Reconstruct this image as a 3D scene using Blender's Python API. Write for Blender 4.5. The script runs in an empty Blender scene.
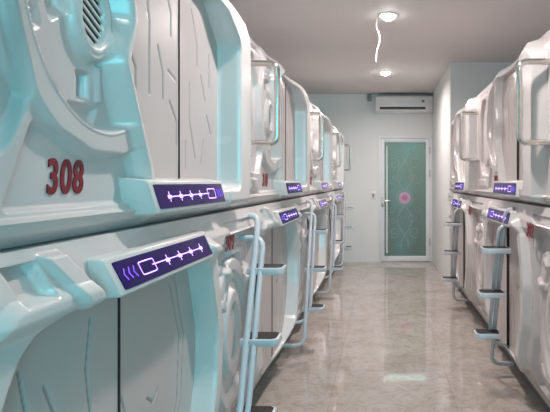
import bpy, bmesh, math, random
import numpy as np
from mathutils import Vector, Matrix
random.seed(7)
C = bpy.context.scene.collection
PI = math.pi
sc = bpy.context.scene

# ------------------------------------------------------------------ materials
def new_mat(name, col, rough=.5, metal=0.0, emis=None, estr=0.0, coat=0.0):
    m = bpy.data.materials.new(name); m.use_nodes = True
    b = m.node_tree.nodes['Principled BSDF']
    b.inputs['Base Color'].default_value = (*col, 1)
    b.inputs['Roughness'].default_value = rough
    b.inputs['Metallic'].default_value = metal
    b.inputs['Coat Weight'].default_value = coat
    b.inputs['Coat Roughness'].default_value = .12
    if emis: b.inputs['Specular IOR Level'].default_value = .12
    if emis:
        b.inputs['Emission Color'].default_value = (*emis, 1)
        b.inputs['Emission Strength'].default_value = estr
    return m

def noise_tint(m, c1, c2, scale=3.0, detail=4, rough=None, bump=0.0):
    nt = m.node_tree; n = nt.nodes; L = nt.links; b = n['Principled BSDF']
    tc = n.new('ShaderNodeTexCoord'); no = n.new('ShaderNodeTexNoise'); cr = n.new('ShaderNodeValToRGB')
    no.inputs['Scale'].default_value = scale; no.inputs['Detail'].default_value = detail
    cr.color_ramp.elements[0].position = .3; cr.color_ramp.elements[1].position = .7
    cr.color_ramp.elements[0].color = (*c1, 1); cr.color_ramp.elements[1].color = (*c2, 1)
    L.new(tc.outputs['Object'], no.inputs['Vector']); L.new(no.outputs['Fac'], cr.inputs['Fac'])
    L.new(cr.outputs['Color'], b.inputs['Base Color'])
    if rough:
        mr = n.new('ShaderNodeMapRange'); mr.inputs['To Min'].default_value = rough[0]; mr.inputs['To Max'].default_value = rough[1]
        L.new(no.outputs['Fac'], mr.inputs['Value']); L.new(mr.outputs['Result'], b.inputs['Roughness'])
    if bump:
        bp = n.new('ShaderNodeBump'); bp.inputs['Strength'].default_value = bump; bp.inputs['Distance'].default_value = .002
        L.new(no.outputs['Fac'], bp.inputs['Height']); L.new(bp.outputs['Normal'], b.inputs['Normal'])
    return m

M = {}
M['shell'] = noise_tint(new_mat('white_plastic', (.7, .67, .66), .3, coat=.25), (.56, .53, .53), (.60, .57, .565), 2.0, 2, (.24, .34))
M['frame'] = noise_tint(new_mat('frame_plastic', (.76, .76, .76), .26, coat=.3), (.60, .59, .585), (.64, .63, .62), 2.0, 2, (.22, .3))
M['ladder'] = noise_tint(new_mat('painted_steel', (.62, .68, .74), .3, coat=.2), (.50, .55, .60), (.56, .60, .64), 8, 2, (.25, .35))
M['rubber'] = noise_tint(new_mat('black_rubber', (.01, .01, .01), .7), (.008, .008, .008), (.02, .02, .02), 60, 2)
M['chrome'] = noise_tint(new_mat('polished_steel', (.7, .68, .64), .16, 1.0), (.62, .60, .56), (.76, .74, .70), 12, 2, (.12, .22))
M['red'] = noise_tint(new_mat('red_vinyl', (.28, .01, .02), .4), (.17, .006, .014), (.24, .010, .022), 30, 2)
M['dark'] = noise_tint(new_mat('vent_black', (.01, .01, .01), .8), (.008, .008, .01), (.018, .018, .02), 20, 2)
M['wall'] = noise_tint(new_mat('wall_paint', (.76, .8, .79), .55), (.76, .80, .79), (.80, .835, .825), 1.5, 3, (.5, .6), .1)
M['ceil'] = noise_tint(new_mat('ceiling_paint', (.5, .48, .48), .7), (.68, .65, .64), (.72, .69, .68), .8, 3, (.6, .75))
M['alu'] = noise_tint(new_mat('white_aluminium', (.78, .82, .86), .3), (.76, .81, .86), (.82, .86, .9), 5, 2, (.25, .35))
M['acw'] = noise_tint(new_mat('appliance_white', (.8, .83, .83), .3, coat=.3), (.80, .83, .83), (.86, .88, .88), 5, 2, (.25, .35))
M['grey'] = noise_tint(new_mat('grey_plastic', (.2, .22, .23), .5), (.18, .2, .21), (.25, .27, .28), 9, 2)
M['wire'] = noise_tint(new_mat('pale_cable', (.8, .8, .78), .4), (.72, .72, .70), (.85, .85, .82), 20, 2)
M['screen'] = new_mat('display_screen', (.006, .004, .03), .12, emis=(.05, .012, .5), estr=.11)
M['glyph'] = new_mat('display_glow', (.4, .3, 1), .4, emis=(.42, .22, 1.0), estr=3.2)
M['glyph2'] = new_mat('display_dim_glow', (.2, .1, .8), .4, emis=(.16, .06, 1.0), estr=1.3)
M['lampglow'] = new_mat('lamp_glow', (1, 1, 1), .4, emis=(1, .98, .94), estr=30)
M['etch'] = new_mat('etched_white', (.46, .50, .49), .6)
M['pink'] = noise_tint(new_mat('etched_lilac', (.7, .45, .62), .5), (.62, .38, .58), (.78, .5, .68), 30, 2)
M['pinkdark'] = noise_tint(new_mat('etched_magenta', (.5, .12, .3), .5), (.45, .1, .28), (.6, .2, .4), 30, 2)
M['green'] = noise_tint(new_mat('lobby_green', (.2, .3, .25), .7), (.20, .25, .245), (.46, .50, .38), 1.1, 4)
M['lobbyfloor'] = noise_tint(new_mat('lobby_floor', (.1, .2, .15), .5), (.05, .1, .08), (.09, .15, .11), 3, 3)

# door leaf: beige plastic with darker engraved pattern lines (point attribute "line")
def door_mat():
    m = new_mat('door_leaf_plastic', (.6, .57, .56), .33, coat=.15)
    nt = m.node_tree; n = nt.nodes; L = nt.links; b = n['Principled BSDF']
    a = n.new('ShaderNodeAttribute'); a.attribute_name = 'line'
    no = n.new('ShaderNodeTexNoise'); no.inputs['Scale'].default_value = 1.6; no.inputs['Detail'].default_value = 3
    tc = n.new('ShaderNodeTexCoord'); L.new(tc.outputs['Object'], no.inputs['Vector'])
    cr = n.new('ShaderNodeValToRGB'); cr.color_ramp.elements[0].position = .3; cr.color_ramp.elements[1].position = .7
    cr.color_ramp.elements[0].color = (.47, .43, .425, 1); cr.color_ramp.elements[1].color = (.53, .485, .47, 1)
    L.new(no.outputs['Fac'], cr.inputs['Fac'])
    mx = n.new('ShaderNodeMix'); mx.data_type = 'RGBA'
    L.new(a.outputs['Fac'], mx.inputs['Factor']); L.new(cr.outputs['Color'], mx.inputs[6]); mx.inputs[7].default_value = (.12, .11, .115, 1)
    L.new(mx.outputs[2], b.inputs['Base Color'])
    return m
M['leaf'] = door_mat()

def floor_mat():
    m = new_mat('polished_marble_tile', (.4, .37, .34), .1)
    nt = m.node_tree; n = nt.nodes; L = nt.links; b = n['Principled BSDF']
    tc = n.new('ShaderNodeTexCoord')
    n1 = n.new('ShaderNodeTexNoise'); n1.inputs['Scale'].default_value = 2.2; n1.inputs['Detail'].default_value = 9; n1.inputs['Roughness'].default_value = .68; n1.inputs['Distortion'].default_value = 1.3
    n2 = n.new('ShaderNodeTexNoise'); n2.inputs['Scale'].default_value = 9; n2.inputs['Detail'].default_value = 8; n2.inputs['Distortion'].default_value = 2.2
    br = n.new('ShaderNodeTexBrick'); br.offset = 0; br.inputs['Scale'].default_value = 1.0
    br.inputs['Brick Width'].default_value = .8; br.inputs['Row Height'].default_value = .8; br.inputs['Mortar Size'].default_value = .0022
    br.inputs['Color1'].default_value = (1, 1, 1, 1); br.inputs['Color2'].default_value = (.93, .93, .93, 1); br.inputs['Mortar'].default_value = (.72, .7, .68, 1)
    mp = n.new('ShaderNodeMapping'); mp.inputs['Location'].default_value = (.34, .1, 0)
    L.new(tc.outputs['Object'], mp.inputs['Vector']); L.new(mp.outputs['Vector'], br.inputs['Vector'])
    L.new(tc.outputs['Object'], n1.inputs['Vector']); L.new(tc.outputs['Object'], n2.inputs['Vector'])
    cr = n.new('ShaderNodeValToRGB'); e = cr.color_ramp.elements
    e[0].position = .32; e[0].color = (.36, .315, .275, 1); e[1].position = .66; e[1].color = (.50, .47, .44, 1)
    x = e.new(.47); x.color = (.44, .405, .37, 1)
    L.new(n1.outputs['Fac'], cr.inputs['Fac'])
    c2 = n.new('ShaderNodeValToRGB'); e = c2.color_ramp.elements
    e[0].position = .38; e[0].color = (.87, .83, .79, 1); e[1].position = .52; e[1].color = (1, 1, 1, 1)
    L.new(n2.outputs['Fac'], c2.inputs['Fac'])
    m1 = n.new('ShaderNodeMix'); m1.data_type = 'RGBA'; m1.blend_type = 'MULTIPLY'; m1.inputs['Factor'].default_value = 1
    m2 = n.new('ShaderNodeMix'); m2.data_type = 'RGBA'; m2.blend_type = 'MULTIPLY'; m2.inputs['Factor'].default_value = 1
    L.new(cr.outputs['Color'], m1.inputs[6]); L.new(c2.outputs['Color'], m1.inputs[7])
    L.new(m1.outputs[2], m2.inputs[6]); L.new(br.outputs['Color'], m2.inputs[7]); L.new(m2.outputs[2], b.inputs['Base Color'])
    mr = n.new('ShaderNodeMapRange'); mr.inputs['To Min'].default_value = .02; mr.inputs['To Max'].default_value = .07
    L.new(n1.outputs['Fac'], mr.inputs['Value']); L.new(mr.outputs['Result'], b.inputs['Roughness'])
    b.inputs['Specular IOR Level'].default_value = .75
    return m
M['floor'] = floor_mat()

def glass_mat(name, tint, mixf):
    m = bpy.data.materials.new(name); m.use_nodes = True; nt = m.node_tree; n = nt.nodes; L = nt.links
    b = n['Principled BSDF']; b.inputs['Base Color'].default_value = (*tint, 1); b.inputs['Roughness'].default_value = .14
    out = n['Material Output']; tr = n.new('ShaderNodeBsdfTransparent'); tr.inputs['Color'].default_value = (.80, .93, .90, 1)
    mx = n.new('ShaderNodeMixShader'); mx.inputs[0].default_value = mixf
    L.new(tr.outputs[0], mx.inputs[1]); L.new(b.outputs[0], mx.inputs[2]); L.new(mx.outputs[0], out.inputs['Surface'])
    return m
M['glass'] = glass_mat('tinted_door_glass', (.22, .29, .28), .55)
M['window_glass'] = glass_mat('clear_window_glass', (.6, .8, .8), .08)

# ------------------------------------------------------------------ helpers
def link(name, me, mat, parent=None, smooth=False):
    o = bpy.data.objects.new(name, me); C.objects.link(o)
    if mat is not None and not me.materials: me.materials.append(mat)
    if parent is not None: o.parent = parent
    if smooth:
        for p in me.polygons: p.use_smooth = True
    return o
def obj(name, bm, mat, parent=None, smooth=False, angle=None):
    bmesh.ops.recalc_face_normals(bm, faces=bm.faces[:])
    me = bpy.data.meshes.new(name); bm.to_mesh(me); bm.free()
    o = link(name, me, mat, parent, smooth)
    if angle is not None:
        for p in me.polygons: p.use_smooth = True
        me.set_sharp_from_angle(angle=math.radians(angle))
    return o
def tag(o, label=None, cat=None, group=None, kind=None):
    if label: o['label'] = label
    if cat: o['category'] = cat
    if group: o['group'] = group
    if kind: o['kind'] = kind
    return o
def thing(name, label, cat, loc=(0, 0, 0), rz=0, group=None):
    o = bpy.data.objects.new(name, None); C.objects.link(o); o.empty_display_size = .1
    o.location = loc; o.rotation_euler = (0, 0, rz)
    return tag(o, label, cat, group)
def copy_tree(o, parent=None):
    c = o.copy(); C.objects.link(c)
    if parent is not None: c.parent = parent
    for ch in list(o.children): copy_tree(ch, c)
    return c
def box(bm, x0, x1, y0, y1, z0, z1, bev=0, seg=2):
    r = bmesh.ops.create_cube(bm, size=1); vs = r['verts']
    for v in vs:
        v.co = Vector(((x0+x1)/2 + v.co.x*(x1-x0), (y0+y1)/2 + v.co.y*(y1-y0), (z0+z1)/2 + v.co.z*(z1-z0)))
    if bev:
        es = list({e for v in vs for e in v.link_edges})
        bmesh.ops.bevel(bm, geom=es, offset=bev, segments=seg, affect='EDGES', profile=.5)
def bx(name, mat, parent, x0, x1, y0, y1, z0, z1, bev=0):
    bm = bmesh.new(); box(bm, x0, x1, y0, y1, z0, z1, bev); return obj(name, bm, mat, parent, angle=35 if bev else None)
def prism(bm, pts, y0, y1, bev=0):
    """polygon in (x,z), extruded from y0 (front) to y1"""
    a = [bm.verts.new((p[0], y0, p[1])) for p in pts]; b = [bm.verts.new((p[0], y1, p[1])) for p in pts]
    n = len(pts); fr = bm.faces.new(a); bm.faces.new(b[::-1])
    for i in range(n): bm.faces.new((a[i], a[(i+1) % n], b[(i+1) % n], b[i]))
    if bev: bmesh.ops.bevel(bm, geom=list(fr.edges), offset=bev, segments=2, affect='EDGES', profile=.5)
def round_path(pts, r, n=6):
    out = [Vector(pts[0])]
    for i in range(1, len(pts)-1):
        p = Vector(pts[i]); a = (Vector(pts[i-1])-p); b = (Vector(pts[i+1])-p)
        rr = min(r, a.length*.49, b.length*.49); s = p+a.normalized()*rr; e = p+b.normalized()*rr
        for k in range(n+1):
            t = k/n; out.append((1-t)**2*s + 2*t*(1-t)*p + t*t*e)
    out.append(Vector(pts[-1])); return out
def tube(bm, pts, r, seg=12):
    rings = []; up = None
    for i, p in enumerate(pts):
        if i == 0: d = pts[1]-p
        elif i == len(pts)-1: d = p-pts[i-1]
        else: d = (pts[i+1]-pts[i]).normalized()+(p-pts[i-1]).normalized()
        d.normalize()
        if up is None: up = Vector((0, 0, 1)) if abs(d.z) < .9 else Vector((1, 0, 0))
        s = d.cross(up).normalized(); up = s.cross(d).normalized()
        rings.append([bm.verts.new(p + r*(math.cos(t)*s + math.sin(t)*up)) for t in [2*PI*k/seg for k in range(seg)]])
    for a, b in zip(rings[:-1], rings[1:]):
        for k in range(seg): bm.faces.new((a[k], a[(k+1) % seg], b[(k+1) % seg], b[k]))
    bm.faces.new(rings[0][::-1]); bm.faces.new(rings[-1])
def disc(bm, c, axis, r0, r1, h, seg=24):
    q = Vector((0, 0, 1)).rotation_difference(Vector(axis)).to_matrix().to_4x4()
    bmesh.ops.create_cone(bm, cap_ends=True, segments=seg, radius1=r0, radius2=r1, depth=h, matrix=Matrix.Translation(c) @ q)

# ------------------------------------------------------------------ height-field sculpting (numpy)
def ss(x, a, b):
    t = np.clip((x-a)/(b-a), 0, 1); return .7*t + .3*t*t*(3-2*t)
def sdpoly(U, V, pts):
    d = np.full(U.shape, 1e9); s = np.ones(U.shape); n = len(pts)
    for i in range(n):
        ax, ay = pts[i]; bx_, by = pts[i-1]
        ex, ey = bx_-ax, by-ay; wx, wy = U-ax, V-ay
        t = np.clip((wx*ex+wy*ey)/(ex*ex+ey*ey+1e-12), 0, 1)
        d = np.minimum(d, (wx-ex*t)**2+(wy-ey*t)**2)
        c1 = V >= ay; c2 = V < by; c3 = ex*wy > ey*wx
        flip = (c1 & c2 & c3) | (~c1 & ~c2 & ~c3); s = np.where(flip, -s, s)
    return s*np.sqrt(d)
def sdell(U, V, c, r):
    k = np.sqrt(((U-c[0])/r[0])**2+((V-c[1])/r[1])**2); return (k-1)*(r[0]+r[1])/2
def sdline(U, V, pts):
    d = np.full(U.shape, 1e9)
    for (ax, ay), (bx_, by) in zip(pts[:-1], pts[1:]):
        ex, ey = bx_-ax, by-ay; t = np.clip(((U-ax)*ex+(V-ay)*ey)/(ex*ex+ey*ey+1e-12), 0, 1)
        d = np.minimum(d, np.hypot(U-ax-ex*t, V-ay-ey*t))
    return d
def rise(sd, h, bev):
    bev = max(bev*.65, .009)
    return h*(1-ss(sd, -bev/2, bev/2))       # h inside, 0 outside
def roundpoly(pts, r, n=4):
    P = [Vector((p[0], p[1], 0)) for p in pts]; out = []
    for i in range(len(P)):
        p = P[i]; a = P[i-1]-p; b = P[(i+1) % len(P)]-p
        rr = min(r, a.length*.45, b.length*.45); s = p+a.normalized()*rr; e = p+b.normalized()*rr
        for k in range(n+1):
            t = k/n; q = (1-t)**2*s+2*t*(1-t)*p+t*t*e; out.append((q.x, q.y))
    return out

def grid_mesh(name, u0, u1, v0, v1, du, fn, keep, back=None, line=None):
    nu = int(round((u1-u0)/du))+1; nv = int(round((v1-v0)/du))+1
    us = np.linspace(u0, u1, nu); vs = np.linspace(v0, v1, nv); U, V = np.meshgrid(us, vs)
    W = fn(U, V); Uc = (U[:-1, :-1]+U[1:, 1:])/2; Vc = (V[:-1, :-1]+V[1:, 1:])/2; K = keep(Uc, Vc)
    idx = np.arange(nu*nv).reshape(nv, nu)
    q = np.stack([idx[:-1, :-1], idx[:-1, 1:], idx[1:, 1:], idx[1:, :-1]], -1)[K]
    co = np.stack([U.ravel(), -W.ravel(), V.ravel()], -1)
    used = np.unique(q); remap = -np.ones(nu*nv, int); remap[used] = np.arange(len(used))
    co = co[used]; q = remap[q]
    LN = line(U, V).ravel()[used] if line else None
    if back is not None:                                        # close the box behind the face
        bd = np.concatenate([idx[0, :], idx[1:, -1], idx[-1, -2::-1], idx[-2:0:-1, 0]])
        bd = remap[bd]; bd = bd[bd >= 0]; nb = len(bd); base = len(co)
        bc = co[bd].copy(); bc[:, 1] = back
        co = np.concatenate([co, bc])
        nx = np.roll(np.arange(nb), -1)
        sk = np.stack([bd, base+np.arange(nb), base+nx, bd[nx]], -1)
        q = np.concatenate([q, sk])
        if LN is not None: LN = np.concatenate([LN, np.zeros(nb)])
    me = bpy.data.meshes.new(name)
    me.vertices.add(len(co)); me.vertices.foreach_set('co', co.astype(np.float32).ravel())
    me.loops.add(len(q)*4); me.loops.foreach_set('vertex_index', q.astype(np.int32).ravel())
    me.polygons.add(len(q)); me.polygons.foreach_set('loop_start', np.arange(0, len(q)*4, 4, dtype=np.int32))
    me.polygons.foreach_set('use_smooth', np.ones(len(q), bool))
    me.update(calc_edges=True)
    if LN is not None:
        at = me.attributes.new('line', 'FLOAT', 'POINT'); at.data.foreach_set('value', LN.astype(np.float32))
    if back is not None: me.set_sharp_from_angle(angle=math.radians(70))
    return me

# ---- upper capsule: u 0..2 along the row, v 0..0.97 up, height W out into the aisle
UH = .97
UF = roundpoly([(.955, .015), (.855, .24), (.80, .345), (.75, .445), (.80, .56), (.775, .66), (.775, .80), (.86, .93), (1.68, .93), (1.90, .80), (1.92, .30), (1.88, .015)], .03)
UO = roundpoly([(.985, .10), (.90, .25), (.845, .35), (.80, .445), (.85, .56), (.825, .66), (.825, .76), (.89, .86), (1.53, .86), (1.72, .73), (1.72, .10)], .04)
UR_C, UR_R = (.72, .58), (.30, .325)
VC = (.705, .535)
def upper_fn(U, V):
    W = -.075*ss(V, .84, .975) - .03*(1-ss(V, .0, .055))
    base = W.copy()
    # skirt step along the bottom
    W += .018*(1-ss(V, .052, .062))*ss(V, .0, .03)
    # left octagonal recess
    oc = sdpoly(U, V, roundpoly([(.37, .66), (.395, .48), (.462, .295), (.385, .18), (.12, .19), (.05, .29), (.05, .70), (.12, .82), (.27, .82)], .03))
    W += rise(oc, -.030, .016)
    oc2 = sdpoly(U, V, roundpoly([(.26, .60), (.30, .45), (.33, .32), (.28, .26), (.17, .26), (.14, .32), (.14, .62), (.18, .72), (.22, .72)], .02))
    W += rise(oc2, .022, .02)
    # recessed number field
    lab = sdpoly(U, V, roundpoly([(.47, .255), (.385, .075), (.93, .075), (.86, .20), (.66, .20), (.56, .235)], .02))
    W += rise(lab, -.016, .016)
    # round hatch
    e = sdell(U, V, UR_C, UR_R)
    W += .014*(1-ss(np.abs(e-.035), .025, .036))
    W += .014*(1-ss(np.abs(e), .003, .010))
    W += rise(e, -.026, .016)
    ang = np.arctan2(V-UR_C[1], U-UR_C[0])
    k = np.sqrt(((U-UR_C[0])/UR_R[0])**2+((V-UR_C[1])/UR_R[1])**2)
    inang = ss(ang, 1.2, 1.35) + (1-ss(ang, -2.72, -2.55))*(ang < 0)
    W += -.022*ss(k, .70, .73)*(1-ss(k, .86, .89))*np.clip(inang, 0, 1)
    W += -.024*ss(k, .36, .40)*(1-ss(k, .56, .61))*np.clip(inang, 0, 1)
    # pad below the vent
    W += rise(sdpoly(U, V, [(.665, .395), (.715, .395), (.715, .335), (.67, .33)]), -.025, .012)
    W += rise(sdpoly(U, V, [(.735, .42), (.755, .42), (.76, .33), (.74, .33)]), .012, .012)
    W += rise(sdpoly(U, V, [(.63, .315), (.75, .315), (.73, .275), (.66, .275)]), -.014, .012)
    # vent housing
    v = sdell(U, V, VC, (.085, .11)); W += rise(v, .022, .022)
    W += rise(sdell(U, V, VC, (.050, .070)), -.020, .008)
    W += .005*(1-ss(np.abs(v+.022), .003, .008))
    # grip moulding and slots above the hatch
    W += rise(sdpoly(U, V, [(.10, .90), (.55, .92), (.55, .875), (.14, .86)]), -.02, .012)
    W += rise(sdpoly(U, V, roundpoly([(.04, .15), (.30, .15), (.34, .09), (.04, .09)], .01)), .014, .012)
    # door frame
    f = sdpoly(U, V, UF)
    fh = .040 - .014*ss(U, .9, 1.1) + .054*ss(U, 1.25, 1.70)
    k = 1-ss(f, -.022, .010); W = W*(1-k) + k*(base + fh)
    W += .022*(1-ss(sdpoly(U, V, roundpoly([(.76, .80), (.75, .93), (.90, .955), (.93, .86)], .03)), -.02, .012))
    o = sdpoly(U, V, UO); W -= .11*(1-ss(o, -.012, .008))
    # notch beneath the display
    W += rise(sdpoly(U, V, [(1.52, .12), (1.60, .12), (1.60, .03), (1.52, .03)]), -.012, .01)
    return W
U_LINES = [[(.93, .86), (1.00, .70), (1.02, .62), (1.02, .40)], [(1.10, .82), (1.18, .70), (1.18, .62)], [(1.08, .56), (1.12, .48), (1.12, .40)],
           [(1.17, .40), (1.23, .34), (1.23, .26)], [(1.16, .50), (1.22, .48)], [(1.38, .50), (1.38, .36), (1.44, .22)], [(1.50, .55), (1.55, .46)],
           [(1.57, .40), (1.62, .33)], [(1.40, .78), (1.46, .66), (1.46, .58)], [(.94, .34), (.99, .26), (.99, .2)], [(1.53, .30), (1.50, .2)],
           [(1.34, .28), (1.34, .18)], [(1.60, .66), (1.60, .52)], [(.88, .52), (.93, .46), (.93, .40)]]
def groove(lines):
    def g(U, V):
        d = np.full(U.shape, 1e9)
        for l in lines: d = np.minimum(d, sdline(U, V, l))
        return d
    return g
ug = groove(U_LINES)

# ---- lower capsule: u 0..2, v 0..1.15
LH = 1.148
LF = roundpoly([(.10, .10), (.0, .26), (-.04, .55), (-.02, .92), (.07, 1.06), (1.18, 1.06), (1.25, .98), (1.33, .68), (1.30, .45), (1.17, .16), (.95, .05), (.28, .05)], .03)
LO = roundpoly([(.19, .19), (.11, .34), (.075, .56), (.085, .84), (.15, .955), (.26, .995), (1.10, .995), (1.15, .94), (1.235, .70), (1.22, .50), (1.11, .25), (.92, .12), (.34, .12)], .05)
def lower_fn(U, V):
    W = -.10*(1-ss(V, .0, .24))
    top = ss(V, 1.06, 1.135)
    W = W + .035*ss(V, .98, 1.02)*(1-ss(V, 1.06, 1.148))
    # side panel is set back
    pan = sdpoly(U, V, roundpoly([(1.36, 1.04), (1.98, 1.04), (1.98, .10), (1.24, .10), (1.36, .42)], .03))
    W += rise(pan, -.045, .035)
    W += rise(sdpoly(U, V, roundpoly([(1.40, 1.10), (1.96, 1.10), (1.90, 1.05), (1.46, 1.05)], .01)), -.018, .014)
    for (cu, cv, ru, rv, h) in ((1.66, .56, .27, .36, .03), (1.66, .56, .20, .29, -.024), (1.66, .56, .13, .21, .03), (1.66, .56, .08, .14, -.018)):
        W += rise(sdell(U, V, (cu, cv), (ru, rv)), h, .03)
    e = sdell(U, V, (1.50, .80), (.085, .085)); W += .02*(1-ss(np.abs(e), .012, .028))
    W += rise(sdpoly(U, V, roundpoly([(1.62, 1.0), (1.88, 1.0), (1.92, .90), (1.80, .88), (1.76, .93), (1.62, .93)], .02)), .03, .02)
    W += rise(sdpoly(U, V, roundpoly([(1.84, .80), (1.95, .86), (1.95, .30), (1.88, .22), (1.86, .40)], .02)), .032, .025)
    W += rise(sdpoly(U, V, roundpoly([(1.42, .30), (1.60, .16), (1.95, .16), (1.95, .11), (1.40, .11)], .02)), .025, .02)
    f = sdpoly(U, V, LF); fh = .018 + .028*ss(U, .5, 1.1)
    W = W + fh*(1-ss(f, -.022, .006))
    # bracket and notch left of the display
    W += rise(sdpoly(U, V, [(.10, 1.12), (.19, 1.12), (.21, 1.05), (.12, 1.05)]), -.03, .010)
    W += rise(sdpoly(U, V, [(.20, 1.13), (.27, 1.13), (.37, .99), (.31, .975)]), .020, .008)
    dk = 1-ss(sdpoly(U, V, [(.36, .985), (1.10, .985), (1.08, 1.112), (.34, 1.112)]), -.002, .012); W = W*(1-dk) + dk*np.minimum(W, .02)
    o = sdpoly(U, V, LO); W -= .13*(1-ss(o, -.014, .010))
    return W
L_LINES = [[(.20, .90), (.24, .74), (.22, .60), (.17, .52)], [(.46, .94), (.44, .82), (.46, .70)], [(.62, .92), (.62, .70), (.66, .62), (.66, .2)],
           [(.80, .60), (.84, .57), (.88, .60)], [(.98, .92), (1.06, .72), (1.04, .50), (.92, .28)], [(1.02, .94), (1.10, .72), (1.08, .50), (.96, .26)],
           [(.30, .40), (.42, .30), (.42, .18)], [(.72, .5), (.76, .36), (.76, .2)], [(.28, .84), (.33, .74), (.33, .62)]]
lg = groove(L_LINES)

def leaf(name, poly, ulo, uhi, vlo, vhi, g, wbase, depth=.05):
    sd = lambda U, V: sdpoly(U, V, poly)
    fn = lambda U, V: wbase - .004*(1-ss(g(U, V), .002, .006))
    kp = lambda U, V: sd(U, V) < .012
    ln = lambda U, V: (1-ss(g(U, V), .0005, .0045))*.75
    return grid_mesh(name, ulo, uhi, vlo, vhi, .0045, fn, kp, None, ln)

def in_ell(U, V, c, r, e=0): return sdell(U, V, c, r) < e
def split_upper(u0, u1, h=UH):
    fr = lambda U, V: (sdpoly(U, V, UF) < .004) & (sdpoly(U, V, UO) > -.013)
    op = lambda U, V: sdpoly(U, V, UO) <= -.013
    ht = lambda U, V: in_ell(U, V, UR_C, UR_R, .012) & ~(sdpoly(U, V, UF) < .004)
    vt = lambda U, V: in_ell(U, V, VC, (.085, .11), .017)
    a = {}
    a['body'] = grid_mesh('body', u0, u1, 0, h, .004, upper_fn, lambda U, V: ~fr(U, V) & ~op(U, V) & ~ht(U, V), 1.0)
    a['round_hatch'] = grid_mesh('round_hatch', u0, u1, 0, h, .004, upper_fn, lambda U, V: ht(U, V) & ~vt(U, V))
    a['vent_housing'] = grid_mesh('vent_housing', u0, u1, 0, h, .004, upper_fn, lambda U, V: vt(U, V) & ht(U, V))
    if u1 > 1.5: a['door_frame'] = grid_mesh('door_frame', u0, u1, 0, h, .004, upper_fn, fr)
    return a

def text_mesh(s, size, off=.0028, xs=.80, shear=.10, ext=.0015):
    cu = bpy.data.curves.new('num', 'FONT'); cu.body = s; cu.size = size; cu.offset = off; cu.shear = shear
    cu.align_x = 'CENTER'; cu.align_y = 'CENTER'; cu.extrude = ext; cu.space_character = 1.12
    o = bpy.data.objects.new('num', cu); C.objects.link(o)
    dg = bpy.context.evaluated_depsgraph_get(); me = bpy.data.meshes.new_from_object(o.evaluated_get(dg))
    bpy.data.objects.remove(o)
    me.transform(Matrix.Rotation(PI/2, 4, 'X') @ Matrix.Diagonal((xs, 1, 1, 1)))
    me.materials.clear(); me.materials.append(M['red']); return me
NUM = {}
def number(s):
    if s not in NUM: NUM[s] = text_mesh(s, .105)
    return NUM[s]

def make_display(parent, u0, u1, v0, v1, wtop, wbot, flip):
    """wedge housing with slanted ends, tilted screen and glowing pictogram"""
    bm = bmesh.new(); s = .035
    def q(u, v, w): return bm.verts.new((u, -w, v))
    A = [q(u0, v1, wtop), q(u1, v1, wtop), q(u1+s*.35, v0, wbot), q(u0+s, v0, wbot)]
    bk = -.06
    B = [q(u0-.02, v1+.012, bk), q(u1+.02, v1+.012, bk), q(u1+.045, v0-.01, bk), q(u0+s*.6, v0-.01, bk)]
    bm.faces.new(A)
    for i in range(4): bm.faces.new((A[i], A[(i+1) % 4], B[(i+1) % 4], B[i]))
    bm.faces.new(B[::-1])
    bmesh.ops.recalc_face_normals(bm, faces=bm.faces[:])
    bmesh.ops.bevel(bm, geom=[e for e in bm.edges], offset=.007, segments=3, affect='EDGES', profile=.5)
    hs = obj('display_housing', bm, M['frame'], parent, angle=40)
    org = Vector((u0, -wtop, v1)); ax = Vector((u1-u0, 0, 0)); ay = Vector((s, -(wbot-wtop), v0-v1))   # ay goes down
    n = ay.cross(ax).normalized()
    if n.y > 0: n = -n
    P = lambda a, b, h=0: org + ax*a + ay*b + n*h
    # screen with rounded corners
    def quadpoly(a0, a1, b0, b1, h0, h1, r=.02):
        rp = roundpoly([(a0, b0), (a1, b0), (a1, b1), (a0, b1)], r, 3)
        m = bmesh.new(); f = [m.verts.new(P(a, b, h1)) for a, b in rp]; g = [m.verts.new(P(a, b, h0)) for a, b in rp]
        m.faces.new(f); m.faces.new(g[::-1]); k = len(rp)
        for i in range(k): m.faces.new((f[i], f[(i+1) % k], g[(i+1) % k], g[i]))
        return m
    sn = obj('screen', quadpoly(.045, .955, .13, .87, -.004, .0025), M['screen'], hs)
    # pictogram
    g = bmesh.new(); g2 = bmesh.new(); L = (u1-u0); H = ay.length
    def T(a): return 1-a if flip else a
    def strip(m, pts, wd, h=.0035):
        pp = [Vector((T(a)*L, b*H)) for a, b in pts]
        for p, r in zip(pp[:-1], pp[1:]):
            d = (r-p); 
            if d.length < 1e-6: continue
            d.normalize(); nn = Vector((-d.y, d.x))*wd/2; e = d*wd*.3
            vs = [m.verts.new(P(x.x/L, x.y/H, h)) for x in (p-e+nn, r+e+nn, r+e-nn, p-e-nn)]
            m.faces.new(vs)
    strip(g, [(.15, .52), (.70, .49)], .0032)
    for i, a in enumerate((.17, .30, .43, .56)):
        strip(g, [(a, .37), (a, .66)], .0045); strip(g, [(a-.015, .52), (a+.015, .515)], .011)
    rp = roundpoly([(.68, .32), (.80, .32), (.80, .68), (.68, .68)], .03, 3); strip(g, rp+[rp[0]], .0034)
    for a in (.84, .875, .91):
        strip(g2, [(a, .36), (a+.012, .5), (a, .64)], .005)
    obj('pictogram', g, M['glyph'], sn); obj('wave_marks', g2, M['glyph2'], sn)
    return hs

def make_handle(parent, u, v0, v1, w0, w1):
    bm = bmesh.new()
    tube(bm, round_path([(u-.0, -w0, v1), (u, -w1, v1), (u, -w1, v0), (u, -w0, v0)], .045, 8), .0155, 14)
    h = obj('grab_handle', bm, M['chrome'], parent, angle=50); h['label'] = 'polished steel grab bar'
    for v in (v0, v1):
        m = bmesh.new(); disc(m, (u, -w0-.006, v), (0, -1, 0), .03, .027, .012); obj('flange', m, M['chrome'], h, angle=40)
    return h

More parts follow.
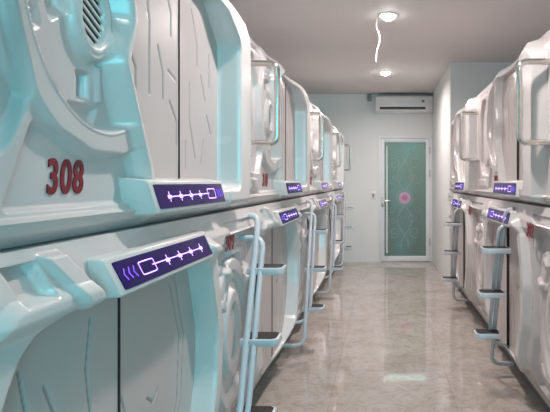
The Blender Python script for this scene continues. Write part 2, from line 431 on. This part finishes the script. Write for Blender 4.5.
# meshes shared between copies
UP = split_upper(0.002, 1.998); UPE = split_upper(0.002, .618)
def make_grille(parent, vh):
    bm = bmesh.new(); disc(bm, (0, 0, 0), (0, -1, 0), 1, 1, .008, 32)
    for v in bm.verts: v.co.x = v.co.x*.056+VC[0]; v.co.z = v.co.z*.076+VC[1]; v.co.y = v.co.y+.022
    g = obj('vent_grille', bm, M['dark'], vh)
    for i in range(-4, 5):
        c = i*.021; pts = []
        # slanted slat clipped to the oval
        for t in np.linspace(-.07, .07, 57):
            x = t; z = c - .45*t
            if (x/.050)**2+(z/.070)**2 < 1: pts.append((x, z))
        if len(pts) < 3: continue
        (xa, za), (xb, zb) = pts[0], pts[-1]; m = bmesh.new()
        prism(m, [(VC[0]+xa, VC[1]+za+.0032), (VC[0]+xb, VC[1]+zb+.0032), (VC[0]+xb, VC[1]+zb-.0032), (VC[0]+xa, VC[1]+za-.0032)], .012, .017)
        obj('vent_slat', m, M['frame'], g)
def make_upper(stub=False):
    t = thing('capsule_pod', '', 'capsule')
    src = UPE if stub else UP
    link('body', src['body'], M['shell'], t); ht = link('round_hatch', src['round_hatch'], M['shell'], t)
    make_grille(None, None) if False else None
    if not stub:
        vh = link('vent_housing', src['vent_housing'], M['frame'], t); make_grille(t, vh)
        link('door_frame', src['door_frame'], M['frame'], t)
        seam = 1.25
        link('door_leaf', leaf('door_leaf', UO, .78, seam-.004, .08, .88, ug, -.012), M['leaf'], t)
        link('door_leaf', leaf('door_leaf', UO, seam+.004, 1.74, .08, .88, ug, -.022), M['leaf'], t)
        bx('seam_gasket', M['rubber'], t, seam-.004, seam+.004, .009, .040, .095, .86)
        make_display(t, .85, 1.52, .04, .135, .055, .070, False)
    make_handle(t, .12, .33, .74, -.015, .155)
    return t
def make_lower(u0=0.002, u1=1.998):
    t = thing('capsule_pod', '', 'capsule')
    fr = lambda U, V: (sdpoly(U, V, LF) < .006) & (sdpoly(U, V, LO) > -.015)
    op = lambda U, V: sdpoly(U, V, LO) <= -.015
    pn = lambda U, V: in_ell(U, V, (1.66, .56), (.27, .36), .015)
    link('body', grid_mesh('body', u0, u1, 0, LH, .004, lower_fn, lambda U, V: ~fr(U, V) & ~op(U, V) & ~pn(U, V), 1.0), M['shell'], t)
    link('oval_hatch', grid_mesh('oval_hatch', u0, u1, 0, LH, .004, lower_fn, pn), M['shell'], t)
    if u0 < 1:
        link('door_frame', grid_mesh('door_frame', u0, u1, 0, LH, .004, lower_fn, fr), M['frame'], t)
        link('door_leaf', leaf('door_leaf', LO, .05, .594, .10, 1.02, lg, -.030), M['leaf'], t)
        link('door_leaf', leaf('door_leaf', LO, .606, 1.26, .10, 1.02, lg, -.042), M['leaf'], t)
        bx('seam_gasket', M['rubber'], t, .596, .604, .027, .050, .13, 1.0)
        make_display(t, .36, 1.07, 1.005, 1.10, .050, .080, True)
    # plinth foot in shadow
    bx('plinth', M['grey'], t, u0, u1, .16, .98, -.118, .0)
    return t

XL, XR = -.70, .845
ZL, ZU = .12, 1.27
def place(t, side, Y, z):
    t.location = (XL if side == 'L' else XR, Y, z); t.rotation_euler = (0, 0, PI/2 if side == 'L' else -PI/2)
def add_number(t, s, u, v, w):
    fn = upper_fn if w == 'u' else lower_fn
    uu, vv = np.meshgrid(np.linspace(u-.06, u+.06, 13), np.linspace(v-.03, v+.03, 7))
    o = link('number_sign', number(s), None, t); o.location = (u, -float(fn(uu, vv).max())-.002, v); o['label'] = 'red number '+s; return o

up0 = make_upper()
SPEC_U = [('L', .58, '308', 'white upper capsule numbered 308 with oval vent, nearest in the left row'),
          ('L', 2.58, '310', 'second upper capsule of the left row, grab bar above the nearest left ladder'),
          ('L', 4.58, '312', 'third upper capsule of the left row, left of the aisle'),
          ('L', 6.58, '314', 'fourth and last full upper capsule of the left row, towards the end wall'),
          ('R', 2.60, '301', 'upper capsule cut off by the right edge of the picture, nearest in the right row'),
          ('R', 4.60, '303', 'second upper capsule of the right row, with the large grab bar in front'),
          ('R', 6.60, '305', 'farthest upper capsule of the right row beside the wall corner')]
ups = [up0] + [copy_tree(up0) for _ in SPEC_U[1:]]
for t, (sd, Y, num, lab) in zip(ups, SPEC_U):
    place(t, sd, Y, ZU); tag(t, lab, 'capsule', 'upper sleeping capsules')
    add_number(t, num, .60, .138, 'u')
    if sd == 'R':
        for c in t.children:
            if c.name.startswith('grab_handle'): c.location.x = 1.82
stub = make_upper(True); place(stub, 'L', 8.58, ZU)
tag(stub, 'narrow white end section of upper left row against the end wall', 'capsule'); stub.name = 'capsule_end_panel'

lo0 = make_lower()
SPEC_L = [('L', .85, '309', 'nearest lower capsule of the left row with large tilted blue screen'),
          ('L', 2.85, '311', 'second lower capsule of the left row, just beyond the nearest left ladder'),
          ('L', 4.85, '313', 'third lower capsule of the left row, just beyond the second left ladder'),
          ('L', 6.85, '315', 'fourth lower capsule of the left row, near the end wall'),
          ('R', 4.30, '302', 'nearest lower capsule of the right row with ovals right of the ladder'),
          ('R', 6.30, '304', 'farther lower capsule of the right row, near the wall corner')]
los = [lo0] + [copy_tree(lo0) for _ in SPEC_L[1:]]
for t, (sd, Y, num, lab) in zip(los, SPEC_L):
    place(t, sd, Y, ZL); tag(t, lab, 'capsule', 'lower sleeping capsules')
    add_number(t, num, 1.50 if sd == 'L' else 1.41, 1.01, 'l')
e1 = make_lower(1.652, 1.998); place(e1, 'L', 8.85-1.65, ZL); e1.name = 'capsule_end_panel'
tag(e1, 'narrow white end section of lower left row against the end wall', 'capsule')
e2 = make_lower(1.566, 1.998); place(e2, 'R', 6.74+1.564, ZL); e2.name = 'capsule_end_panel'; tag(e2, 'narrow white end section of lower right row at the wall corner', 'capsule')

# ------------------------------------------------------------------ ladders
def make_ladder():
    t = thing('step_ladder', '', 'ladder')
    lean = lambda z: (z-.09)*.42
    bm = bmesh.new()
    tube(bm, round_path([(lean(1.23), .045, 1.23), (lean(1.23), -.065, 1.23), (0, -.065, .085), (0, .10, .085)], .085, 8), .0155, 14)
    obj('outer_rail', bm, M['ladder'], t, angle=50)
    bm = bmesh.new(); o = .012
    tube(bm, round_path([(lean(1.10)+o, .03, 1.12), (lean(1.10)+o, -.10, 1.12), (lean(.36)+o, -.10, .36), (lean(.25)+o, -.05, .25), (lean(.25)+o, .07, .25)], .06, 8), .0135, 14)
    obj('inner_rail', bm, M['ladder'], t, angle=50)
    for z in (.98, .67, .365):
        c = lean(z); m = bmesh.new()
        pts = [(c-.015, -.035), (c+.115, -.035), (c+.115, -.19), (c+.095, -.212), (c+.005, -.212), (c-.015, -.19)]
        a = [m.verts.new((x, y, z-.034)) for x, y in pts]; b = [m.verts.new((x, y, z)) for x, y in pts]
        m.faces.new(a[::-1]); m.faces.new(b)
        for i in range(6): m.faces.new((a[i], a[(i+1) % 6], b[(i+1) % 6], b[i]))
        bmesh.ops.bevel(m, geom=m.edges[:], offset=.004, segments=2, affect='EDGES', profile=.5)
        tr = obj('tread', m, M['ladder'], t, angle=40)
        m = bmesh.new()
        pts = [(c-.004, -.05), (c+.104, -.05), (c+.104, -.182), (c+.09, -.200), (c+.01, -.200), (c-.004, -.182)]
        a = [m.verts.new((x, y, z-.002)) for x, y in pts]; b = [m.verts.new((x, y, z+.003)) for x, y in pts]
        m.faces.new(a[::-1]); m.faces.new(b)
        for i in range(6): m.faces.new((a[i], a[(i+1) % 6], b[(i+1) % 6], b[i]))
        obj('tread_pad', m, M['rubber'], tr)['label'] = 'black rubber pad'
    return t
ld0 = make_ladder()
SPEC_D = [('L', 2.20, 'pale steel ladder with three black-padded treads, nearest on the left side'),
          ('L', 4.22, 'second steel ladder along the left row'),
          ('L', 6.24, 'third steel ladder along the left row'),
          ('L', 8.22, 'farthest steel ladder of the left row, treads seen against the end wall'),
          ('R', 3.80, 'nearest steel ladder of the right row, looped foot above the floor'),
          ('R', 5.85, 'farther steel ladder of the right row')]
lds = [ld0] + [copy_tree(ld0) for _ in SPEC_D[1:]]
for t, (sd, Y, lab) in zip(lds, SPEC_D):
    place(t, sd, Y, 0); tag(t, lab, 'ladder', 'ladders between the capsules')

# ------------------------------------------------------------------ room
YE = 9.2; H = 2.94; WL, WR, YB = -1.74, 1.89, -3.2
def wall(name, *b, mat='wall'): return tag(bx(name, M[mat], None, *b), kind='structure')
wall('floor', WL-.1, WR+.1, YB-.1, YE+.1, -.1, 0, mat='floor')
wall('ceiling', WL-.1, WR+.1, YB-.1, YE+.1, H, H+.1, mat='ceil')
wall('wall_left', WL-.1, WL, YB, YE, 0, H)
wall('wall_right', WR, WR+.1, YB, 6.76, 0, H)
wall('wall_return', .868, WR+.1, 6.76, YE, 0, H)
# end wall with doorway (X -.08 .. .875, top 2.19)
DX0, DX1, DZ = -.075, .855, 2.20
bm = bmesh.new(); box(bm, WL-.1, DX0, YE, YE+.1, 0, H); box(bm, DX1, WR+.1, YE, YE+.1, 0, H); box(bm, DX0, DX1, YE, YE+.1, DZ, H)
tag(obj('wall_end', bm, M['wall']), kind='structure')
# wall behind the camera with a wide window
bm = bmesh.new(); box(bm, WL-.1, .85, YB-.1, YB, 0, H); box(bm, 1.8, WR+.1, YB-.1, YB, 0, H); box(bm, .85, 1.8, YB-.1, YB, 0, .3); box(bm, .85, 1.8, YB-.1, YB, 2.75, H)
tag(obj('wall_near', bm, M['wall']), kind='structure')
wn = bpy.data.objects.new('window_1', None); C.objects.link(wn); wn['kind'] = 'structure'; wn.location = (0, YB-.05, .3)
bm = bmesh.new()
for x0, x1, z0, z1 in ((.85, 1.8, 0, .05), (.85, 1.8, 2.4, 2.45), (.85, .9, .05, 2.4), (1.75, 1.8, .05, 2.4)): box(bm, x0, x1, -.03, .03, z0, z1)
obj('window_frame', bm, M['alu'], wn)
bx('window_pane', M['window_glass'], wn, .9, 1.75, -.004, .004, .05, 2.4)

# door
dr = bpy.data.objects.new('door_1', None); C.objects.link(dr); dr['kind'] = 'structure'; dr.location = ((DX0+DX1)/2, YE, 0)
w = (DX1-DX0)/2
def ring_frame(name, mat, parent, hw, z0, z1, t, tb, y0, y1, bev=.004, tt=None):
    m = bmesh.new(); tt = tt or t
    box(m, -hw, -hw+t, y0, y1, z0, z1, bev); box(m, hw-t, hw, y0, y1, z0, z1, bev)
    box(m, -hw+t, hw-t, y0, y1, z1-tt, z1, bev)
    if tb: box(m, -hw+t, hw-t, y0, y1, z0, z0+tb, bev)
    return obj(name, m, mat, parent, angle=35)
ring_frame('door_jamb', M['alu'], dr, w, 0, DZ, .035, 0, -.02, .09)
ring_frame('door_stile', M['alu'], dr, w-.037, .012, DZ-.037, .065, .09, .0, .05)
GX = w-.102; GZ0, GZ1 = .102, DZ-.102
pn = bx('door_pane', M['glass'], dr, -GX, GX, .02, .028, GZ0, GZ1)
# etched flower and tendrils on the pane
FC = (-.01, 1.12)
def flat_curve(m, pts, wd, y=.016):
    for p, r in zip(pts[:-1], pts[1:]):
        d = Vector((r[0]-p[0], r[1]-p[1])); 
        if d.length < 1e-6: continue
        d.normalize(); n = Vector((-d.y, d.x))*wd/2; e = d*wd*.3
        q = [Vector(p)-e+n, Vector(r)+e+n, Vector(r)+e-n, Vector(p)-e-n]
        m.faces.new([m.verts.new((v.x, y, v.y)) for v in q])
m = bmesh.new()
for k in range(16):
    a = 2*PI*k/16; pts = []
    for s in range(13):
        t = s/12; r = .045+.07*t; wv = .020*math.sin(PI*t)
        pts.append((r, wv))
    P2 = pts + [(r, -wv) for r, wv in pts[::-1]]
    vs = [m.verts.new((FC[0]+r*math.cos(a)-q*math.sin(a), .0165, FC[1]+r*math.sin(a)+q*math.cos(a))) for r, q in P2]
    m.faces.new(vs)
obj('flower_petals', m, M['pink'], pn)
m = bmesh.new(); disc(m, (FC[0], .0165, FC[1]), (0, -1, 0), .042, .042, .002, 24); obj('flower_centre', m, M['pinkdark'], pn)
m = bmesh.new()
flat_curve(m, [(FC[0]+.145*math.cos(a), FC[1]+.145*math.sin(a)) for a in np.linspace(0, 2*PI, 41)], .006)
def spiral(cx, cz, r0, turns, sgn, a0, zs=1):
    return [(cx+sgn*r0*(1-t*.85)*math.cos(a0+turns*2*PI*t), cz+zs*r0*(1-t*.85)*math.sin(a0+turns*2*PI*t)) for t in np.linspace(0, 1, 40)]
for sz in (1, -1):
    for sx in (1, -1):
        flat_curve(m, [(FC[0]+sx*(.03+.10*math.sin(t*PI*1.6)), FC[1]+sz*(.16+.72*t)) for t in np.linspace(0, 1, 30)], .008)
        flat_curve(m, spiral(FC[0]+sx*.13, FC[1]+sz*.34, .08, 1.4, sx, 0, sz), .007)
        flat_curve(m, spiral(FC[0]+sx*.18, FC[1]+sz*.60, .10, 1.4, sx, 1, sz), .007)
        flat_curve(m, spiral(FC[0]+sx*.10, FC[1]+sz*.82, .06, 1.2, sx, 2, sz), .006)
        flat_curve(m, spiral(FC[0]+sx*.23, FC[1]+sz*.20, .06, 1.2, sx, 1, sz), .006)
obj('etched_tendrils', m, M['etch'], pn)
hd = bmesh.new(); box(hd, -w+.05, -w+.088, -.012, .0, .96, 1.13, .004)
h = obj('door_handle', hd, M['chrome'], dr, angle=40)
m = bmesh.new(); tube(m, round_path([(-w+.07, 0, 1.07), (-w+.07, -.055, 1.07), (-w+.20, -.055, 1.07)], .02), .011); obj('lever', m, M['chrome'], h, angle=50)
m = bmesh.new(); tube(m, [Vector((-GX+.04, -.045, .16)), Vector((-GX+.04, -.045, 2.03))], .014)
for z in (.25, 1.0, 1.95): tube(m, [Vector((-GX+.04, -.045, z)), Vector((-GX+.04, .02, z))], .008)
obj('pull_bar', m, M['acw'], dr, angle=50)
for z in (.35, 1.55, 1.95): bx('hinge', M['grey'], dr, w-.042, w-.03, -.03, -.018, z-.06, z+.06, .003)
# lobby seen through the glass
wall('wall_lobby', -1.2, 2.2, YE+2.2, YE+2.3, 0, 2.7, mat='green')
wall('floor_lobby', -.6, 1.4, YE+.1, YE+2.2, -.1, 0, mat='lobbyfloor')  # floor slab of the lobby behind the glass door

# air conditioner
ac = thing('air_conditioner', 'white wall-mounted split air conditioner above the glass door', 'air conditioner', (.365, YE, 2.60))
aw = .495
bm = bmesh.new()
prof = [(0, 0), (0, .29), (-.16, .29), (-.195, .26), (-.205, .10), (-.18, .02), (-.10, 0)]
a = [bm.verts.new((-aw, y, z)) for y, z in prof]; b = [bm.verts.new((aw, y, z)) for y, z in prof]
bm.faces.new(a); bm.faces.new(b[::-1])
for i in range(len(prof)): bm.faces.new((a[i], a[(i+1) % len(prof)], b[(i+1) % len(prof)], b[i]))
bmesh.ops.recalc_face_normals(bm, faces=bm.faces[:])
bmesh.ops.bevel(bm, geom=bm.edges[:], offset=.008, segments=2, affect='EDGES', profile=.5)
obj('casing', bm, M['acw'], ac, angle=35)
bx('outlet_slot', M['dark'], ac, -.42, .36, -.2085, -.17, .048, .085, .004)
bx('louvre', M['grey'], ac, -.41, .35, -.214, -.206, .060, .067, .001)
bx('indicator', M['grey'], ac, .30, .345, -.208, -.195, .165, .21, .006)
bx('intake_grille', M['grey'], ac, -.46, .46, -.15, -.03, .288, .298, .002)
# small things on the end wall
sw = thing('wall_switch', 'small white wall switch left of the glass door', 'switch', (-.17, YE, 1.17))
bx('switch_plate', M['acw'], sw, -.04, .04, -.012, 0, -.06, .06, .004); bx('rocker', M['grey'], sw, -.018, .018, -.018, -.01, -.03, .03, .003)
pb = thing('pipe_cover', 'small grey pipe cover on the wall left of the air conditioner', 'cover', (-.24, YE, 2.88))
bx('cover', M['grey'], pb, -.035, .035, -.06, 0, -.06, .055, .006)

# ceiling lamps
def downlight(x, y, lab, power=60):
    t = thing('ceiling_light', lab, 'ceiling light', (x, y, H), 0, 'recessed ceiling downlights')
    m = bmesh.new(); disc(m, (0, 0, -.006), (0, 0, 1), .085, .095, .012, 32); obj('trim_ring', m, M['acw'], t, angle=40)
    m = bmesh.new(); bmesh.ops.create_uvsphere(m, u_segments=24, v_segments=16, radius=.068, matrix=Matrix.Diagonal((1, 1, .75, 1))); obj('lamp_lens', m, M['lampglow'], t, True)
    L = bpy.data.lights.new('downlight', 'AREA'); L.shape = 'DISK'; L.size = .12; L.energy = power; L.color = (1, .87, .84)
    L.spread = math.radians(165)
    lo = bpy.data.objects.new('downlight_lamp', L); C.objects.link(lo); lo.location = (x, y, H-.065)
for x, y, l in ((.048, 4.84, 'bright round ceiling downlight, the larger one beside the top of the hanging wire'),
                (.035, 7.35, 'bright round ceiling downlight, the smaller one close to the end wall')):
    downlight(x, y, l, 29)
downlight(.04, 2.3, 'round ceiling downlight above the aisle between the nearest capsules', 28)
downlight(.04, -.4, 'round ceiling downlight at the near end of the aisle', 11)

def cable(name, pts, r, lab):
    m = bmesh.new(); P = [Vector(p) for p in pts]; out = []
    for i in range(len(P)-1):
        p0, p1, p2, p3 = P[max(i-1, 0)], P[i], P[i+1], P[min(i+2, len(P)-1)]
        for k in range(6):
            t = k/6; out.append(.5*((2*p1)+(-p0+p2)*t+(2*p0-5*p1+4*p2-p3)*t*t+(-p0+3*p1-3*p2+p3)*t**3))
    out.append(P[-1]); tube(m, out, r, 8); return tag(obj(name, m, M['wire'], None, angle=60), lab, 'cable')
cable('hanging_wire', [(-.06, 4.98, H+.002), (-.062, 4.98, H-.08), (-.04, 4.98, H-.13), (-.032, 4.98, H-.2), (-.06, 4.98, H-.30), (-.065, 4.98, H-.40)], .0045, 'long pale wire hanging from the ceiling beside the nearer downlight')
cable('hanging_wire', [(0.0, 7.2, H+.002), (-.01, 7.2, H-.06), (-.06, 7.2, H-.085), (-.13, 7.2, H-.075), (-.15, 7.2, H-.07)], .0045, 'short curled pale wire below the farther downlight')

# ------------------------------------------------------------------ light
def area(name, loc, rot, sx, sy, e, col):
    L = bpy.data.lights.new(name, 'AREA'); L.shape = 'RECTANGLE'; L.size = sx; L.size_y = sy; L.energy = e; L.color = col
    o = bpy.data.objects.new(name, L); C.objects.link(o); o.location = loc; o.rotation_euler = rot; return o
area('window_daylight', (1.32, YB-.25, 1.55), (math.radians(90), 0, 0), .9, 2.3, 120, (.13, .78, 1.0))
area('lobby_lamp', (.5, YE+1.2, 2.6), (0, 0, 0), 1, 1, 24, (.92, 1, .97))
wd = bpy.data.worlds.new('World'); sc.world = wd; wd.use_nodes = True
wd.node_tree.nodes['Background'].inputs[0].default_value = (.55, .85, .95, 1); wd.node_tree.nodes['Background'].inputs[1].default_value = .6

# ------------------------------------------------------------------ camera
cam = bpy.data.cameras.new('camera'); co = bpy.data.objects.new('camera', cam); C.objects.link(co); sc.camera = co
co.location = (0, 0, 1.40); co.rotation_euler = (PI/2, 0, 0)
cam.sensor_width = 36; cam.lens = 36*525/550; cam.shift_x = -108/550; cam.shift_y = -24/550; cam.clip_start = .02
sc.view_settings.view_transform = 'Standard'; sc.view_settings.look = 'None'; sc.view_settings.exposure = .22; sc.view_settings.gamma = 1
sc.view_settings.use_curve_mapping = False
